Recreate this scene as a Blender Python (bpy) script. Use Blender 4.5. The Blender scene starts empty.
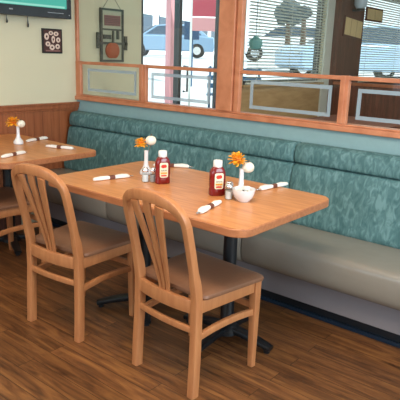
import bpy, bmesh, math, random
from mathutils import Vector, Matrix
random.seed(7)
C = bpy.context.scene.collection
S = bpy.context.scene
R = math.radians
PI = math.pi

# ------------------------------------------------------------------ camera
def make_camera():
    yaw, pitch, roll, f = -0.6859, 0.2557, 0.0339, 563.49
    F = Vector((math.sin(yaw) * math.cos(pitch), math.cos(yaw) * math.cos(pitch), -math.sin(pitch)))
    X = Vector((math.cos(yaw), -math.sin(yaw), 0))
    U = X.cross(F)
    X2 = X * math.cos(roll) + U * math.sin(roll)
    U2 = -X * math.sin(roll) + U * math.cos(roll)
    cd = bpy.data.cameras.new('camera')
    cd.sensor_width = 36
    cd.lens = f / 400 * 36
    cd.clip_start = 0.05
    cd.clip_end = 200
    co = bpy.data.objects.new('camera', cd)
    C.objects.link(co)
    M = Matrix((X2, U2, -F)).transposed().to_4x4()
    M.translation = Vector((3.8386, -3.0252, 1.3879))
    co.matrix_world = M
    S.camera = co
make_camera()

# ------------------------------------------------------------------ light
S.view_settings.view_transform = 'Standard'
S.view_settings.look = 'None'
S.view_settings.exposure = 0.32
S.view_settings.gamma = 1.0
S.view_settings.use_curve_mapping = False

w = bpy.data.worlds.new('daylight')
S.world = w
w.use_nodes = True
bg = w.node_tree.nodes['Background']
bg.inputs[0].default_value = (0.80, 0.91, 1.0, 1)
bg.inputs[1].default_value = 1.6

def area(name, loc, target, sx, sy, power, col):
    l = bpy.data.lights.new(name, 'AREA')
    l.shape = 'RECTANGLE'
    l.size, l.size_y = sx, sy
    l.energy = power
    l.color = col
    o = bpy.data.objects.new(name, l)
    C.objects.link(o)
    o.location = loc
    o.rotation_euler = (Vector(target) - Vector(loc)).to_track_quat('-Z', 'Y').to_euler()
    return o
sun = bpy.data.lights.new('sun', 'SUN')
sun.energy = 4.5
sun.angle = R(2)
so = bpy.data.objects.new('sun', sun)
C.objects.link(so)
so.rotation_euler = Vector((-0.75, -0.35, -0.9)).to_track_quat('-Z', 'Y').to_euler()

area('daylight_right_window', (6.0, -1.6, 1.65), (1.5, -0.8, 0.6), 3.0, 1.4, 88, (0.72, 0.88, 1.0))
area('daylight_front_window', (2.6, -5.3, 1.7), (2.2, 0, 0.7), 4.0, 1.4, 40, (0.66, 0.83, 1.0))
area('ceiling_lamp_light', (2.9, -1.9, 2.54), (2.9, -1.9, 0), 1.2, 0.6, 34, (1.0, 0.84, 0.66))
area('ceiling_lamp_light', (1.0, -2.3, 2.54), (1.0, -2.3, 0), 1.2, 0.6, 10, (1.0, 0.84, 0.66))
area('ceiling_lamp_light', (2.0, 2.4, 2.54), (2.0, 2.4, 0), 1.2, 0.6, 30, (1.0, 0.88, 0.75))

# ------------------------------------------------------------------ materials
def lin(h):
    h = h.lstrip('#')
    o = []
    for i in (0, 2, 4):
        v = int(h[i:i+2], 16) / 255
        o.append(v / 12.92 if v <= .04045 else ((v + .055) / 1.055) ** 2.4)
    return (*o, 1)

def newmat(name, rough=0.5, metal=0.0, col=None, spec=None, coat=0.0):
    m = bpy.data.materials.new(name)
    m.use_nodes = True
    b = m.node_tree.nodes['Principled BSDF']
    b.inputs['Roughness'].default_value = rough
    b.inputs['Metallic'].default_value = metal
    if col is not None:
        b.inputs['Base Color'].default_value = col
    if spec is not None:
        b.inputs['Specular IOR Level'].default_value = spec
    b.inputs['Coat Weight'].default_value = coat
    return m

def nodes(m):
    return m.node_tree.nodes, m.node_tree.links, m.node_tree.nodes['Principled BSDF']

def plain(name, hexcol, rough=0.5, metal=0.0, vary=0.06, scale=30, bump=0.0, **k):
    """a colour with slight procedural mottling"""
    m = newmat(name, rough, metal, **k)
    N, L, b = nodes(m)
    tc = N.new('ShaderNodeTexCoord')
    nz = N.new('ShaderNodeTexNoise')
    nz.inputs['Scale'].default_value = scale
    nz.inputs['Detail'].default_value = 3
    L.new(tc.outputs['Object'], nz.inputs['Vector'])
    c = lin(hexcol)
    mx = N.new('ShaderNodeMix')
    mx.data_type = 'RGBA'
    mx.inputs['A'].default_value = tuple(max(0, v * (1 - vary)) for v in c[:3]) + (1,)
    mx.inputs['B'].default_value = tuple(min(1, v * (1 + vary)) for v in c[:3]) + (1,)
    L.new(nz.outputs['Fac'], mx.inputs['Factor'])
    L.new(mx.outputs['Result'], b.inputs['Base Color'])
    if bump:
        bp = N.new('ShaderNodeBump')
        bp.inputs['Strength'].default_value = bump
        bp.inputs['Distance'].default_value = 0.002
        L.new(nz.outputs['Fac'], bp.inputs['Height'])
        L.new(bp.outputs['Normal'], b.inputs['Normal'])
    return m

def wood(name, c1, c2, stretch=(1, 1, 0.12), scale=45, rough=0.4, coat=0.0, spec=0.5):
    m = newmat(name, rough, coat=coat, spec=spec)
    N, L, b = nodes(m)
    tc = N.new('ShaderNodeTexCoord')
    mp = N.new('ShaderNodeMapping')
    mp.inputs['Scale'].default_value = stretch
    nz = N.new('ShaderNodeTexNoise')
    nz.inputs['Scale'].default_value = scale
    nz.inputs['Detail'].default_value = 5
    nz.inputs['Distortion'].default_value = 0.6
    L.new(tc.outputs['Object'], mp.inputs['Vector'])
    L.new(mp.outputs['Vector'], nz.inputs['Vector'])
    cr = N.new('ShaderNodeValToRGB')
    cr.color_ramp.elements[0].position = 0.32
    cr.color_ramp.elements[1].position = 0.68
    cr.color_ramp.elements[0].color = lin(c1)
    cr.color_ramp.elements[1].color = lin(c2)
    L.new(nz.outputs['Fac'], cr.inputs['Fac'])
    L.new(cr.outputs['Color'], b.inputs['Base Color'])
    return m

M = {}
M['chair_wood'] = wood('chair_wood', '#b27348', '#c08253', (1, 1, .15), 40, 0.38)
M['table_wood'] = wood('table_wood', '#c07a45', '#d9965c', (.1, 1, 1), 55, 0.30, spec=0.45)
M['table_edge'] = wood('table_edge', '#a5653f', '#ba784e', (.1, 1, 1), 60, 0.4)
M['trim_wood'] = wood('trim_wood', '#bb7450', '#d18a64', (.15, .15, .15), 60, 0.35)
M['wainscot_wood'] = wood('wainscot_wood', '#8f4f2d', '#a4603a', (1, 1, .1), 40, 0.4)
M['dark_wood'] = wood('dark_wood', '#4a2a1e', '#6b4030', (1, 1, .1), 30, 0.5)
M['tan_wood'] = wood('tan_wood', '#9c8058', '#b09468', (1, .2, 1), 20, 0.5)
M['wall_paint'] = plain('wall_paint', '#d6d0b2', 0.75, vary=0.03, scale=3)
M['ceiling_paint'] = plain('ceiling_paint', '#e4e2da', 0.8, vary=0.02)
M['teal_paint'] = plain('teal_paint', '#8aa9ac', 0.6, vary=0.08, scale=25)
M['black_metal'] = plain('black_metal', '#101418', 0.35, 0.0)
M['toe_black'] = plain('toe_black', '#0e1820', 0.4)
M['toe_base'] = plain('toe_base', '#12283a', 0.35)
M['chrome'] = newmat('chrome', 0.2, 1.0, (0.8, 0.8, 0.82, 1))
M['ceramic'] = newmat('ceramic', 0.2, 0, lin('#e8e8ea'), coat=0.3)
M['napkin'] = plain('napkin', '#f2efe8', 0.85, vary=0.04, scale=80, bump=0.3)
M['napkin_band'] = plain('napkin_band', '#6e4030', 0.7, vary=.2, scale=90)
M['orange_petal'] = plain('orange_petal', '#fba320', 0.6, vary=0.25, scale=60)
M['deep_orange'] = plain('deep_orange', '#e0700c', 0.6, vary=0.3, scale=60)
M['leaf'] = plain('leaf', '#6d7a3a', 0.6, vary=.2)
M['pumpkin_white'] = plain('pumpkin_white', '#efe6d2', 0.5, vary=.06)
M['pumpkin_stem'] = plain('pumpkin_stem', '#6b4a2a', 0.7)
M['ketchup_red'] = newmat('ketchup_red', 0.22, 0, lin('#7a1012'), coat=0.4)
M['cap_white'] = newmat('cap_white', 0.35, 0, lin('#f2f2f0'))
M['label_cream'] = newmat('label_cream', 0.5, 0, lin('#efe2c4'))
M['label_red'] = newmat('label_red', 0.5, 0, lin('#d8301c'))
M['label_dark'] = newmat('label_dark', 0.5, 0, lin('#2a1a18'))
M['label_gold'] = newmat('label_gold', 0.5, 0, lin('#e0a030'))
M['salt'] = plain('salt', '#e9e9e6', 0.6)
M['pepper'] = plain('pepper', '#a3a09c', 0.7, vary=.4, scale=300)
M['tv_black'] = newmat('tv_black', 0.25, 0, lin('#0c1016'))
M['tv_mark'] = newmat('tv_mark', 0.5, 0, lin('#9aa2a8'))
M['cream'] = plain('cream', '#e6cdbd', 0.6, vary=.1, scale=80)
M['print_black'] = newmat('print_black', 0.6, 0, lin('#1c1514'))
M['print_brown'] = newmat('print_brown', 0.6, 0, lin('#4a2620'))
M['sign_grey'] = plain('sign_grey', '#b4b59c', 0.6, vary=.08, scale=40)
M['sign_dark'] = plain('sign_dark', '#4a4d44', 0.6)
M['sign_rust'] = plain('sign_rust', '#a5522e', 0.6, vary=.25, scale=25)
M['sign_rose'] = plain('sign_rose', '#8a615c', 0.6, vary=.2, scale=60)
M['blind'] = plain('blind', '#c7cbbf', 0.5, vary=.03)
M['door_white'] = plain('door_white', '#e9eeee', 0.4, vary=.02)
M['dark_frame'] = plain('dark_frame', '#3a4043', 0.4)
M['pavement'] = plain('pavement', '#b4b8ba', 0.8, vary=.08, scale=2)
M['car_white'] = newmat('car_white', 0.2, 0, lin('#eef2f6'), coat=0.5)
M['car_blue'] = newmat('car_blue', 0.2, 0, lin('#a9c4dc'), coat=0.5)
M['car_grey'] = newmat('car_grey', 0.25, 0, lin('#7f9db8'), coat=.4)
M['car_glass'] = newmat('car_glass', 0.1, 0, lin('#31465a'))
M['tire'] = plain('tire', '#1c1d1f', 0.8)
M['facade_white'] = plain('facade_white', '#e6e6ea', .8)
M['pink_wall'] = plain('pink_wall', '#d99aa0', 0.8, vary=.1, scale=4)
M['red_sign'] = plain('red_sign', '#b8485c', 0.6)
M['teal_shade'] = plain('teal_shade', '#5f9a98', 0.5)
M['awning_blue'] = plain('awning_blue', '#24486a', 0.6)
M['tree_green'] = plain('tree_green', '#45565c', 0.9, vary=.4, scale=14)  # dark tone of the added shapes that imitate glass reflections
M['bark'] = plain('bark', '#5a4636', 0.9, vary=.3, scale=20)
M['bench_blue'] = plain('bench_blue', '#2b5e86', 0.4)
M['paper_cream'] = plain('paper_cream', '#d8c08c', 0.7, vary=.15, scale=70)
M['lamp_glass'] = newmat('lamp_glass', 0.3, 0, lin('#b8c8d0'))
M['far_wall'] = plain('far_wall', '#a9a690', 0.7)

# glass: a clear pane with fresnel reflection
def glass(name, tint=(0.97, 0.99, 0.98, 1), refl=1.0):
    m = bpy.data.materials.new(name)
    m.use_nodes = True
    N, L = m.node_tree.nodes, m.node_tree.links
    N.clear()
    out = N.new('ShaderNodeOutputMaterial')
    tr = N.new('ShaderNodeBsdfTransparent')
    tr.inputs[0].default_value = tint
    gl = N.new('ShaderNodeBsdfGlossy')
    gl.inputs['Roughness'].default_value = 0.02
    fr = N.new('ShaderNodeFresnel')
    fr.inputs['IOR'].default_value = 1.5
    mul = N.new('ShaderNodeMath')
    mul.operation = 'MULTIPLY'
    mul.inputs[1].default_value = refl
    mx = N.new('ShaderNodeMixShader')
    geo = N.new('ShaderNodeNewGeometry')
    inv = N.new('ShaderNodeMath')
    inv.operation = 'SUBTRACT'
    inv.inputs[0].default_value = 1.0
    m2 = N.new('ShaderNodeMath')
    m2.operation = 'MULTIPLY'
    L.new(geo.outputs['Backfacing'], inv.inputs[1])
    L.new(fr.outputs[0], mul.inputs[0])
    L.new(mul.outputs[0], m2.inputs[0])
    L.new(inv.outputs[0], m2.inputs[1])
    L.new(m2.outputs[0], mx.inputs[0])
    L.new(tr.outputs[0], mx.inputs[1])
    L.new(gl.outputs[0], mx.inputs[2])
    L.new(mx.outputs[0], out.inputs[0])
    return m
M['glass'] = glass('glass', refl=1.0)
M['shaker_glass'] = glass('shaker_glass', (0.86, 0.9, 0.92, 1), 1.6)

def frosted():
    m = newmat('frosted_etching', 0.6, 0, (0.42, 0.53, 0.60, 1))
    N, L, b = nodes(m)
    b.inputs['Alpha'].default_value = 0.55
    return m
M['frosted'] = frosted()

def floor_mat():
    m = newmat('plank_floor', 0.36, spec=0.45)
    N, L, b = nodes(m)
    tc = N.new('ShaderNodeTexCoord')
    mp = N.new('ShaderNodeMapping')
    L.new(tc.outputs['Object'], mp.inputs['Vector'])
    br = N.new('ShaderNodeTexBrick')
    br.inputs['Scale'].default_value = 1
    br.inputs['Brick Width'].default_value = 0.9
    br.inputs['Row Height'].default_value = 0.085
    br.inputs['Mortar Size'].default_value = 0.0012
    br.inputs['Color1'].default_value = (0.0, 0, 0, 1)
    br.inputs['Color2'].default_value = (1, 1, 1, 1)
    br.inputs['Mortar'].default_value = (0.3, .3, .3, 1)
    br.offset = 0.37
    L.new(mp.outputs['Vector'], br.inputs['Vector'])
    # grain, shifted per plank
    mp2 = N.new('ShaderNodeMapping')
    mp2.inputs['Scale'].default_value = (2.0, 19, 1)
    L.new(tc.outputs['Object'], mp2.inputs['Vector'])
    sc = N.new('ShaderNodeVectorMath')
    sc.operation = 'SCALE'
    sc.inputs['Scale'].default_value = 9
    L.new(br.outputs['Color'], sc.inputs[0])
    ad = N.new('ShaderNodeVectorMath')
    ad.operation = 'ADD'
    L.new(mp2.outputs['Vector'], ad.inputs[0])
    L.new(sc.outputs[0], ad.inputs[1])
    nz = N.new('ShaderNodeTexNoise')
    nz.inputs['Scale'].default_value = 1.5
    nz.inputs['Detail'].default_value = 6
    nz.inputs['Roughness'].default_value = 0.62
    nz.inputs['Distortion'].default_value = 1.0
    L.new(ad.outputs[0], nz.inputs['Vector'])
    cr = N.new('ShaderNodeValToRGB')
    e = cr.color_ramp.elements
    e[0].position = 0.28
    e[0].color = lin('#3e2617')
    e[1].position = 0.72
    e[1].color = lin('#936236')
    k = e.new(0.5)
    k.color = lin('#714829')
    L.new(nz.outputs['Fac'], cr.inputs['Fac'])
    # plank tone
    hsv = N.new('ShaderNodeHueSaturation')
    mr = N.new('ShaderNodeMapRange')
    mr.inputs['To Min'].default_value = 0.80
    mr.inputs['To Max'].default_value = 1.18
    L.new(br.outputs['Color'], mr.inputs['Value'])
    L.new(mr.outputs[0], hsv.inputs['Value'])
    L.new(cr.outputs['Color'], hsv.inputs['Color'])
    mx = N.new('ShaderNodeMix')
    mx.data_type = 'RGBA'
    mx.inputs['B'].default_value = lin('#2a1a10')
    L.new(br.outputs['Fac'], mx.inputs['Factor'])
    L.new(hsv.outputs[0], mx.inputs['A'])
    L.new(mx.outputs['Result'], b.inputs['Base Color'])
    bp = N.new('ShaderNodeBump')
    bp.inputs['Strength'].default_value = 0.15
    bp.inputs['Distance'].default_value = 0.002
    L.new(nz.outputs['Fac'], bp.inputs['Height'])
    L.new(bp.outputs['Normal'], b.inputs['Normal'])
    return m
M['floor'] = floor_mat()

def fabric_mat():
    m = newmat('teal_leaf_fabric', 0.62, spec=0.4)
    N, L, b = nodes(m)
    tc = N.new('ShaderNodeTexCoord')
    mp = N.new('ShaderNodeMapping')
    mp.inputs['Scale'].default_value = (1, 1, 0.42)
    mp.inputs['Rotation'].default_value = (0, R(20), 0)
    L.new(tc.outputs['Object'], mp.inputs['Vector'])
    nz = N.new('ShaderNodeTexNoise')
    nz.inputs['Scale'].default_value = 34
    nz.inputs['Detail'].default_value = 4
    nz.inputs['Distortion'].default_value = 1.1
    L.new(mp.outputs['Vector'], nz.inputs['Vector'])
    cr = N.new('ShaderNodeValToRGB')
    e = cr.color_ramp.elements
    e[0].position = 0.33
    e[0].color = lin('#41676a')
    e[1].position = 0.68
    e[1].color = lin('#6d9294')
    k = e.new(0.5)
    k.color = lin('#52787a')
    L.new(nz.outputs['Fac'], cr.inputs['Fac'])
    L.new(cr.outputs['Color'], b.inputs['Base Color'])
    bp = N.new('ShaderNodeBump')
    bp.inputs['Strength'].default_value = 0.35
    bp.inputs['Distance'].default_value = 0.004
    L.new(nz.outputs['Fac'], bp.inputs['Height'])
    L.new(bp.outputs['Normal'], b.inputs['Normal'])
    return m
M['fabric'] = fabric_mat()

def vinyl_mat(name, c, rough):
    m = plain(name, c, rough, vary=.05, scale=6)
    N, L, b = nodes(m)
    tc = N.new('ShaderNodeTexCoord')
    nz = N.new('ShaderNodeTexNoise')
    nz.inputs['Scale'].default_value = 7
    nz.inputs['Detail'].default_value = 3
    L.new(tc.outputs['Object'], nz.inputs['Vector'])
    bp = N.new('ShaderNodeBump')
    bp.inputs['Strength'].default_value = 0.4
    bp.inputs['Distance'].default_value = 0.012
    L.new(nz.outputs['Fac'], bp.inputs['Height'])
    L.new(bp.outputs['Normal'], b.inputs['Normal'])
    return m
M['vinyl'] = vinyl_mat('taupe_vinyl', '#8b8478', 0.25)
M['vinyl_panel'] = vinyl_mat('taupe_vinyl_panel', '#7c777a', 0.5)
M['seat_pad'] = plain('seat_pad', '#80583f', 0.5, vary=.1, scale=60, bump=.3)

def emit_mat(name, hexcol, strength):
    m = newmat(name, 0.2, 0, lin('#101418'))
    N, L, b = nodes(m)
    b.inputs['Emission Color'].default_value = lin(hexcol)
    b.inputs['Emission Strength'].default_value = strength
    return m
M['screen_teal'] = emit_mat('screen_teal', '#3fae9a', 0.8)
M['screen_box'] = emit_mat('screen_box', '#2f7a72', 0.7)
M['screen_bar'] = emit_mat('screen_bar', '#8fd8c4', 0.8)
M['lamp_white'] = emit_mat('lamp_white', '#fff2dd', 2.0)

# ------------------------------------------------------------------ mesh helpers
def bm_new():
    return bmesh.new()

def add_box(bm, x0, x1, y0, y1, z0, z1):
    vs = [bm.verts.new((x, y, z)) for x in (x0, x1) for y in (y0, y1) for z in (z0, z1)]
    for f in ((0, 1, 3, 2), (4, 6, 7, 5), (0, 4, 5, 1), (2, 3, 7, 6), (0, 2, 6, 4), (1, 5, 7, 3)):
        bm.faces.new([vs[i] for i in f])

def skin_rings(bm, rings, cap=True, closed=False):
    vr = [[bm.verts.new(p) for p in r] for r in rings]
    n = len(rings[0])
    m = len(vr)
    for i in range(m if closed else m - 1):
        a, b = vr[i], vr[(i + 1) % m]
        for j in range(n):
            bm.faces.new((a[j], a[(j + 1) % n], b[(j + 1) % n], b[j]))
    if cap and not closed:
        bm.faces.new(list(reversed(vr[0])))
        bm.faces.new(vr[-1])

def rrect(w, d, r, seg=3):
    """rounded rectangle outline in 2-D"""
    pts = []
    r = min(r, w / 2 - 1e-4, d / 2 - 1e-4)
    for cx, cy, a0 in ((w/2-r, d/2-r, 0), (-w/2+r, d/2-r, 90), (-w/2+r, -d/2+r, 180), (w/2-r, -d/2+r, 270)):
        for k in range(seg + 1):
            a = R(a0 + 90 * k / seg)
            pts.append((cx + r * math.cos(a), cy + r * math.sin(a)))
    return pts

def bar(bm, pts, wd, side, r=0.005):
    """sweep a rounded rectangle along pts; wd = list of (width along side, depth across)"""
    pts = [Vector(p) for p in pts]
    n = len(pts)
    if not isinstance(wd, list):
        wd = [wd] * n
    rings = []
    for i, p in enumerate(pts):
        t = (pts[min(i + 1, n - 1)] - pts[max(i - 1, 0)]).normalized()
        s = Vector(side)
        s = (s - t * s.dot(t)).normalized()
        u = t.cross(s).normalized()
        rings.append([p + s * a + u * b for a, b in rrect(wd[i][0], wd[i][1], r, 2)])
    skin_rings(bm, rings)

def lathe(bm, prof, seg=24, cx=0, cy=0, z0=0, cap=True):
    rings = [[(cx + r * math.cos(2*PI*k/seg), cy + r * math.sin(2*PI*k/seg), z0 + z) for k in range(seg)] for r, z in prof]
    skin_rings(bm, rings, cap)

def tube(bm, pts, r, seg=8):
    pts = [Vector(p) for p in pts]
    rings = []
    n = len(pts)
    rr = r if isinstance(r, list) else [r] * n
    for i, p in enumerate(pts):
        t = (pts[min(i+1, n-1)] - pts[max(i-1, 0)]).normalized()
        s = Vector((0, 0, 1)) if abs(t.z) < .9 else Vector((1, 0, 0))
        s = (s - t * s.dot(t)).normalized()
        u = t.cross(s)
        rings.append([p + s * rr[i] * math.cos(2*PI*k/seg) + u * rr[i] * math.sin(2*PI*k/seg) for k in range(seg)])
    skin_rings(bm, rings)

def prism(bm, outline, z0, z1):
    skin_rings(bm, [[(x, y, z0) for x, y in outline], [(x, y, z1) for x, y in outline]])

def obj(name, bm, mat, parent=None, bevel=0.0, smooth=True, loc=None):
    bmesh.ops.recalc_face_normals(bm, faces=bm.faces)
    me = bpy.data.meshes.new(name)
    bm.to_mesh(me)
    bm.free()
    if smooth:
        for p in me.polygons:
            p.use_smooth = True
        try:
            me.set_sharp_from_angle(angle=R(38))
        except Exception:
            pass
    o = bpy.data.objects.new(name, me)
    C.objects.link(o)
    me.materials.append(mat)
    if parent:
        o.parent = parent
    if loc:
        o.location = loc
    if bevel:
        b = o.modifiers.new('bevel', 'BEVEL')
        b.width = bevel
        b.segments = 2
        b.limit_method = 'ANGLE'
    return o

def box(name, dims, mat, parent=None, bevel=0.0):
    bm = bm_new()
    add_box(bm, *dims)
    return obj(name, bm, mat, parent, bevel, smooth=False)

def tag(o, label, cat, group=None, kind=None):
    o['label'] = label
    o['category'] = cat
    if group:
        o['group'] = group
    if kind:
        o['kind'] = kind
    return o

def thing(name, label, cat, loc=(0, 0, 0), rz=0, group=None):
    o = bpy.data.objects.new(name, None)
    o.empty_display_size = .05
    C.objects.link(o)
    o.location = loc
    o.rotation_euler = (0, 0, rz)
    return tag(o, label, cat, group)

def struct(name, dims, mat, label, cat='wall', parent=None, bevel=0.0):
    o = box(name, dims, mat, parent, bevel)
    if parent is None:
        o['kind'] = 'structure'
        o['label'] = label
        o['category'] = cat
    return o

def kids(o):
    return list(o.children)

def dup(root, loc, rz=0, label=None):
    r = root.copy()
    C.objects.link(r)
    r.location = loc
    r.rotation_euler = (0, 0, rz)
    if label:
        r['label'] = label
    for ch in kids(root):
        c = ch.copy()
        C.objects.link(c)
        c.parent = r
        for g in kids(ch):
            d = g.copy()
            C.objects.link(d)
            d.parent = c
    return r

# ------------------------------------------------------------------ room shell
XR, YF, ZC = 6.2, -5.5, 2.6
struct('floor', (0, XR, YF, 8.4, -0.05, 0), M['floor'], 'brown wood plank floor running along the booth', 'floor')
struct('ceiling', (-0.1, XR, YF, 8.4, ZC, ZC + .1), M['ceiling_paint'], 'pale ceiling above the dining room', 'ceiling')

# left wall, dining side and its continuation past the glass partition
bm = bm_new()
add_box(bm, -0.12, 0, YF, 0.74, 0, ZC)
add_box(bm, -0.12, 0, 0.74, 1.98, 2.25, ZC)        # above the entrance
add_box(bm, -0.12, 0, 1.98, 2.36, 0, ZC)
add_box(bm, -0.12, 0, 2.36, 4.2, 0, 1.04)          # below first window
add_box(bm, -0.12, 0, 2.36, 4.2, 2.35, ZC)
add_box(bm, -0.12, 0, 4.2, 5.2, 0, ZC)
add_box(bm, -0.12, 0, 5.2, 8.2, 0, 1.04)
add_box(bm, -0.12, 0, 5.2, 8.2, 2.35, ZC)
o = obj('wall_left', bm, M['wall_paint'], smooth=False)
tag(o, 'pale green painted wall behind the television', 'wall', kind='structure')
struct('wall_far', (-0.12, XR, 8.2, 8.4, 0, ZC), M['far_wall'], 'far wall of the room beyond the glass', 'wall')
# right wall and front wall with wide window openings (behind and beside the camera)
bm = bm_new()
add_box(bm, XR, XR + .12, YF, 8.4, 0, 0.9)
add_box(bm, XR, XR + .12, YF, 8.4, 2.3, ZC)
for a, b_ in ((YF, -3.4), (-0.1, 0.3), (8.0, 8.4)):
    add_box(bm, XR, XR + .12, a, b_, 0.9, 2.3)
o = obj('wall_right', bm, M['wall_paint'], smooth=False)
tag(o, 'pale painted window wall on the right side', 'wall', kind='structure')
bm = bm_new()
add_box(bm, -0.12, XR + .12, YF - .12, YF, 0, 0.9)
add_box(bm, -0.12, XR + .12, YF - .12, YF, 2.3, ZC)
for a, b_ in ((-0.12, 0.5), (4.8, XR + .12)):
    add_box(bm, a, b_, YF - .12, YF, 0.9, 2.3)
o = obj('wall_front', bm, M['wall_paint'], smooth=False)
tag(o, 'pale painted window wall across the front', 'wall', kind='structure')

# low wall that carries the glass partition
HS = 0.973
struct('wall_back', (0.0, XR, -0.004, 0.10, 0, HS), M['teal_paint'], 'teal painted low wall behind the booth seat', 'wall')

# wainscot boards on the left wall
bm = bm_new()
y = -5.4
while y < -0.13:
    add_box(bm, 0, 0.014, y + .0008, min(y + .0792, -0.006), 0.09, 0.915)
    y += 0.08
add_box(bm, 0, 0.008, -5.4, -0.006, 0.09, 0.915)
o = obj('trim_1', bm, M['wainscot_wood'], smooth=False, bevel=.0015)
tag(o, 'reddish brown vertical board wainscot below the television wall', 'wainscot', kind='structure')
bm = bm_new()
add_box(bm, 0, 0.030, -5.4, -0.006, 0.912, 0.944)
add_box(bm, 0, 0.040, -5.4, -0.006, 0.944, 0.958)
add_box(bm, 0, 0.020, -5.4, -0.006, 0.895, 0.912)
o = obj('trim_2', bm, M['wainscot_wood'], smooth=False, bevel=.003)
tag(o, 'wooden cap rail on top of the wainscot', 'trim', kind='structure')
struct('baseboard_left', (0, 0.02, -5.4, -0.6, 0, 0.09), M['dark_wood'], 'dark baseboard under the wainscot', 'baseboard')

# partition woodwork
def strip(n, dims, label, extra=(), bevel=.004):
    bm = bm_new()
    add_box(bm, *dims)
    for e in extra:
        add_box(bm, *e)
    o = obj('trim_%d' % n, bm, M['trim_wood'], smooth=False, bevel=bevel)
    tag(o, label, 'trim', kind='structure')
    return o
strip(3, (0.0, 4.95, -0.030, 0.075, HS + .004, 1.008), 'orange wood sill along the low wall under the glass',
      extra=[(0.0, 4.95, -0.018, 0.06, 1.008, 1.020)])
strip(4, (0.002, 0.030, -0.012, 0.012, 1.02, ZC), 'orange wood corner post beside the television wall',
      extra=[(0.002, .062, -.016, .012, 1.02, 1.29)])
strip(5, (0.752, 0.818, -0.020, 0.014, 1.02, 1.29), 'short orange wood post between the two left glass panels',
      extra=[(0.777, 0.793, -0.026, -0.02, 1.02, 1.285)])
strip(6, (1.492, 1.622, -0.030, 0.03, 1.02, ZC), 'wide orange wood column dividing the glass partition',
      extra=[(1.622, 1.634, -0.012, 0.02, 1.02, ZC), (1.634, 1.672, -0.022, 0.014, 1.02, ZC)])
strip(7, (2.372, 2.425, -0.020, 0.014, 1.02, 1.29), 'short orange wood post between the two right glass panels',
      extra=[(2.391, 2.406, -0.026, -0.02, 1.02, 1.285)])
strip(8, (0.062, 0.752, -0.014, 0.014, 1.265, 1.288), 'thin orange wood rail above the leftmost low glass panel', bevel=.003)
strip(9, (0.818, 1.492, -0.014, 0.014, 1.265, 1.288), 'thin orange wood rail left of the wide column', bevel=.003)
strip(10, (1.672, 2.372, -0.014, 0.014, 1.265, 1.288), 'thin orange wood rail right of the wide column', bevel=.003)
strip(11, (2.425, 3.2, -0.014, 0.014, 1.265, 1.288), 'thin orange wood rail above the rightmost low glass panel', bevel=.003)
strip(12, (3.2, 3.4, -0.030, 0.08, 1.02, ZC), 'orange wood column past the right edge')

def pane(n, x0, x1, z0, z1, y, label, etch=None):
    bm = bm_new()
    add_box(bm, x0, x1, y, y + .005, z0, z1)
    o = obj('window_%d' % n, bm, M['glass'], smooth=False)
    tag(o, label, 'window', kind='structure')
    if etch:
        a, b_, c, d = etch
        t = .022
        bm = bm_new()
        yy0, yy1 = y - .0035, y - .0005
        add_box(bm, a, b_, yy0, yy1, c, c + t)
        add_box(bm, a, b_, yy0, yy1, d - t, d)
        add_box(bm, a, a + t, yy0, yy1, c + t, d - t)
        add_box(bm, b_ - t, b_, yy0, yy1, c + t, d - t)
        obj('etched_border', bm, M['frosted'], o, smooth=False)
    return o
pane(1, 0.062, 0.752, 1.02, 1.265, .006, 'leftmost low glass panel with a frosted rectangle border', (.135, .70, 1.055, 1.235))
pane(2, 0.818, 1.492, 1.02, 1.265, .006, 'low glass panel left of the wide column with frosted border', (.86, 1.415, 1.05, 1.235))
pane(3, 1.672, 2.372, 1.02, 1.265, .006, 'low glass panel right of the wide column with frosted border', (1.745, 2.315, 1.05, 1.23))
pane(4, 2.425, 3.2, 1.02, 1.265, .006, 'rightmost low glass panel with frosted border', (2.475, 3.13, 1.05, 1.222))
pane(5, 0.030, 1.492, 1.288, ZC, .010, 'tall clear glass pane left of the wide column')
pane(6, 1.672, 3.2, 1.288, ZC, .010, 'tall clear glass pane right of the wide column')

# entrance beyond the partition, in the left wall
bm = bm_new()
for d in ((-0.09, -0.02, 0.742, 0.785, 0, 2.25), (-0.09, -0.02, 1.93, 1.978, 0, 2.25), (-0.09, -0.02, 0.785, 1.93, 2.19, 2.25),
          (-0.09, -0.02, 1.28, 1.32, 0, 2.19), (-0.09, -0.02, 0.785, 1.93, 0, 0.10)):
    add_box(bm, *d)
o = obj('door_1', bm, M['dark_frame'], smooth=False)
tag(o, 'glass entrance door in a grey frame beyond the partition', 'door', kind='structure')
bm = bm_new()
add_box(bm, -0.058, -0.052, .785, 1.28, .1, 2.19)
add_box(bm, -0.058, -0.052, 1.32, 1.93, .1, 2.19)
obj('door_pane', bm, M['glass'], o, smooth=False)
bm = bm_new()
tube(bm, [(-.02, 1.36, 1.0), (.03, 1.36, 1.0), (.03, 1.36, 1.25), (-.02, 1.36, 1.25)], .010)
obj('door_handle', bm, M['dark_frame'], o)

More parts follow.
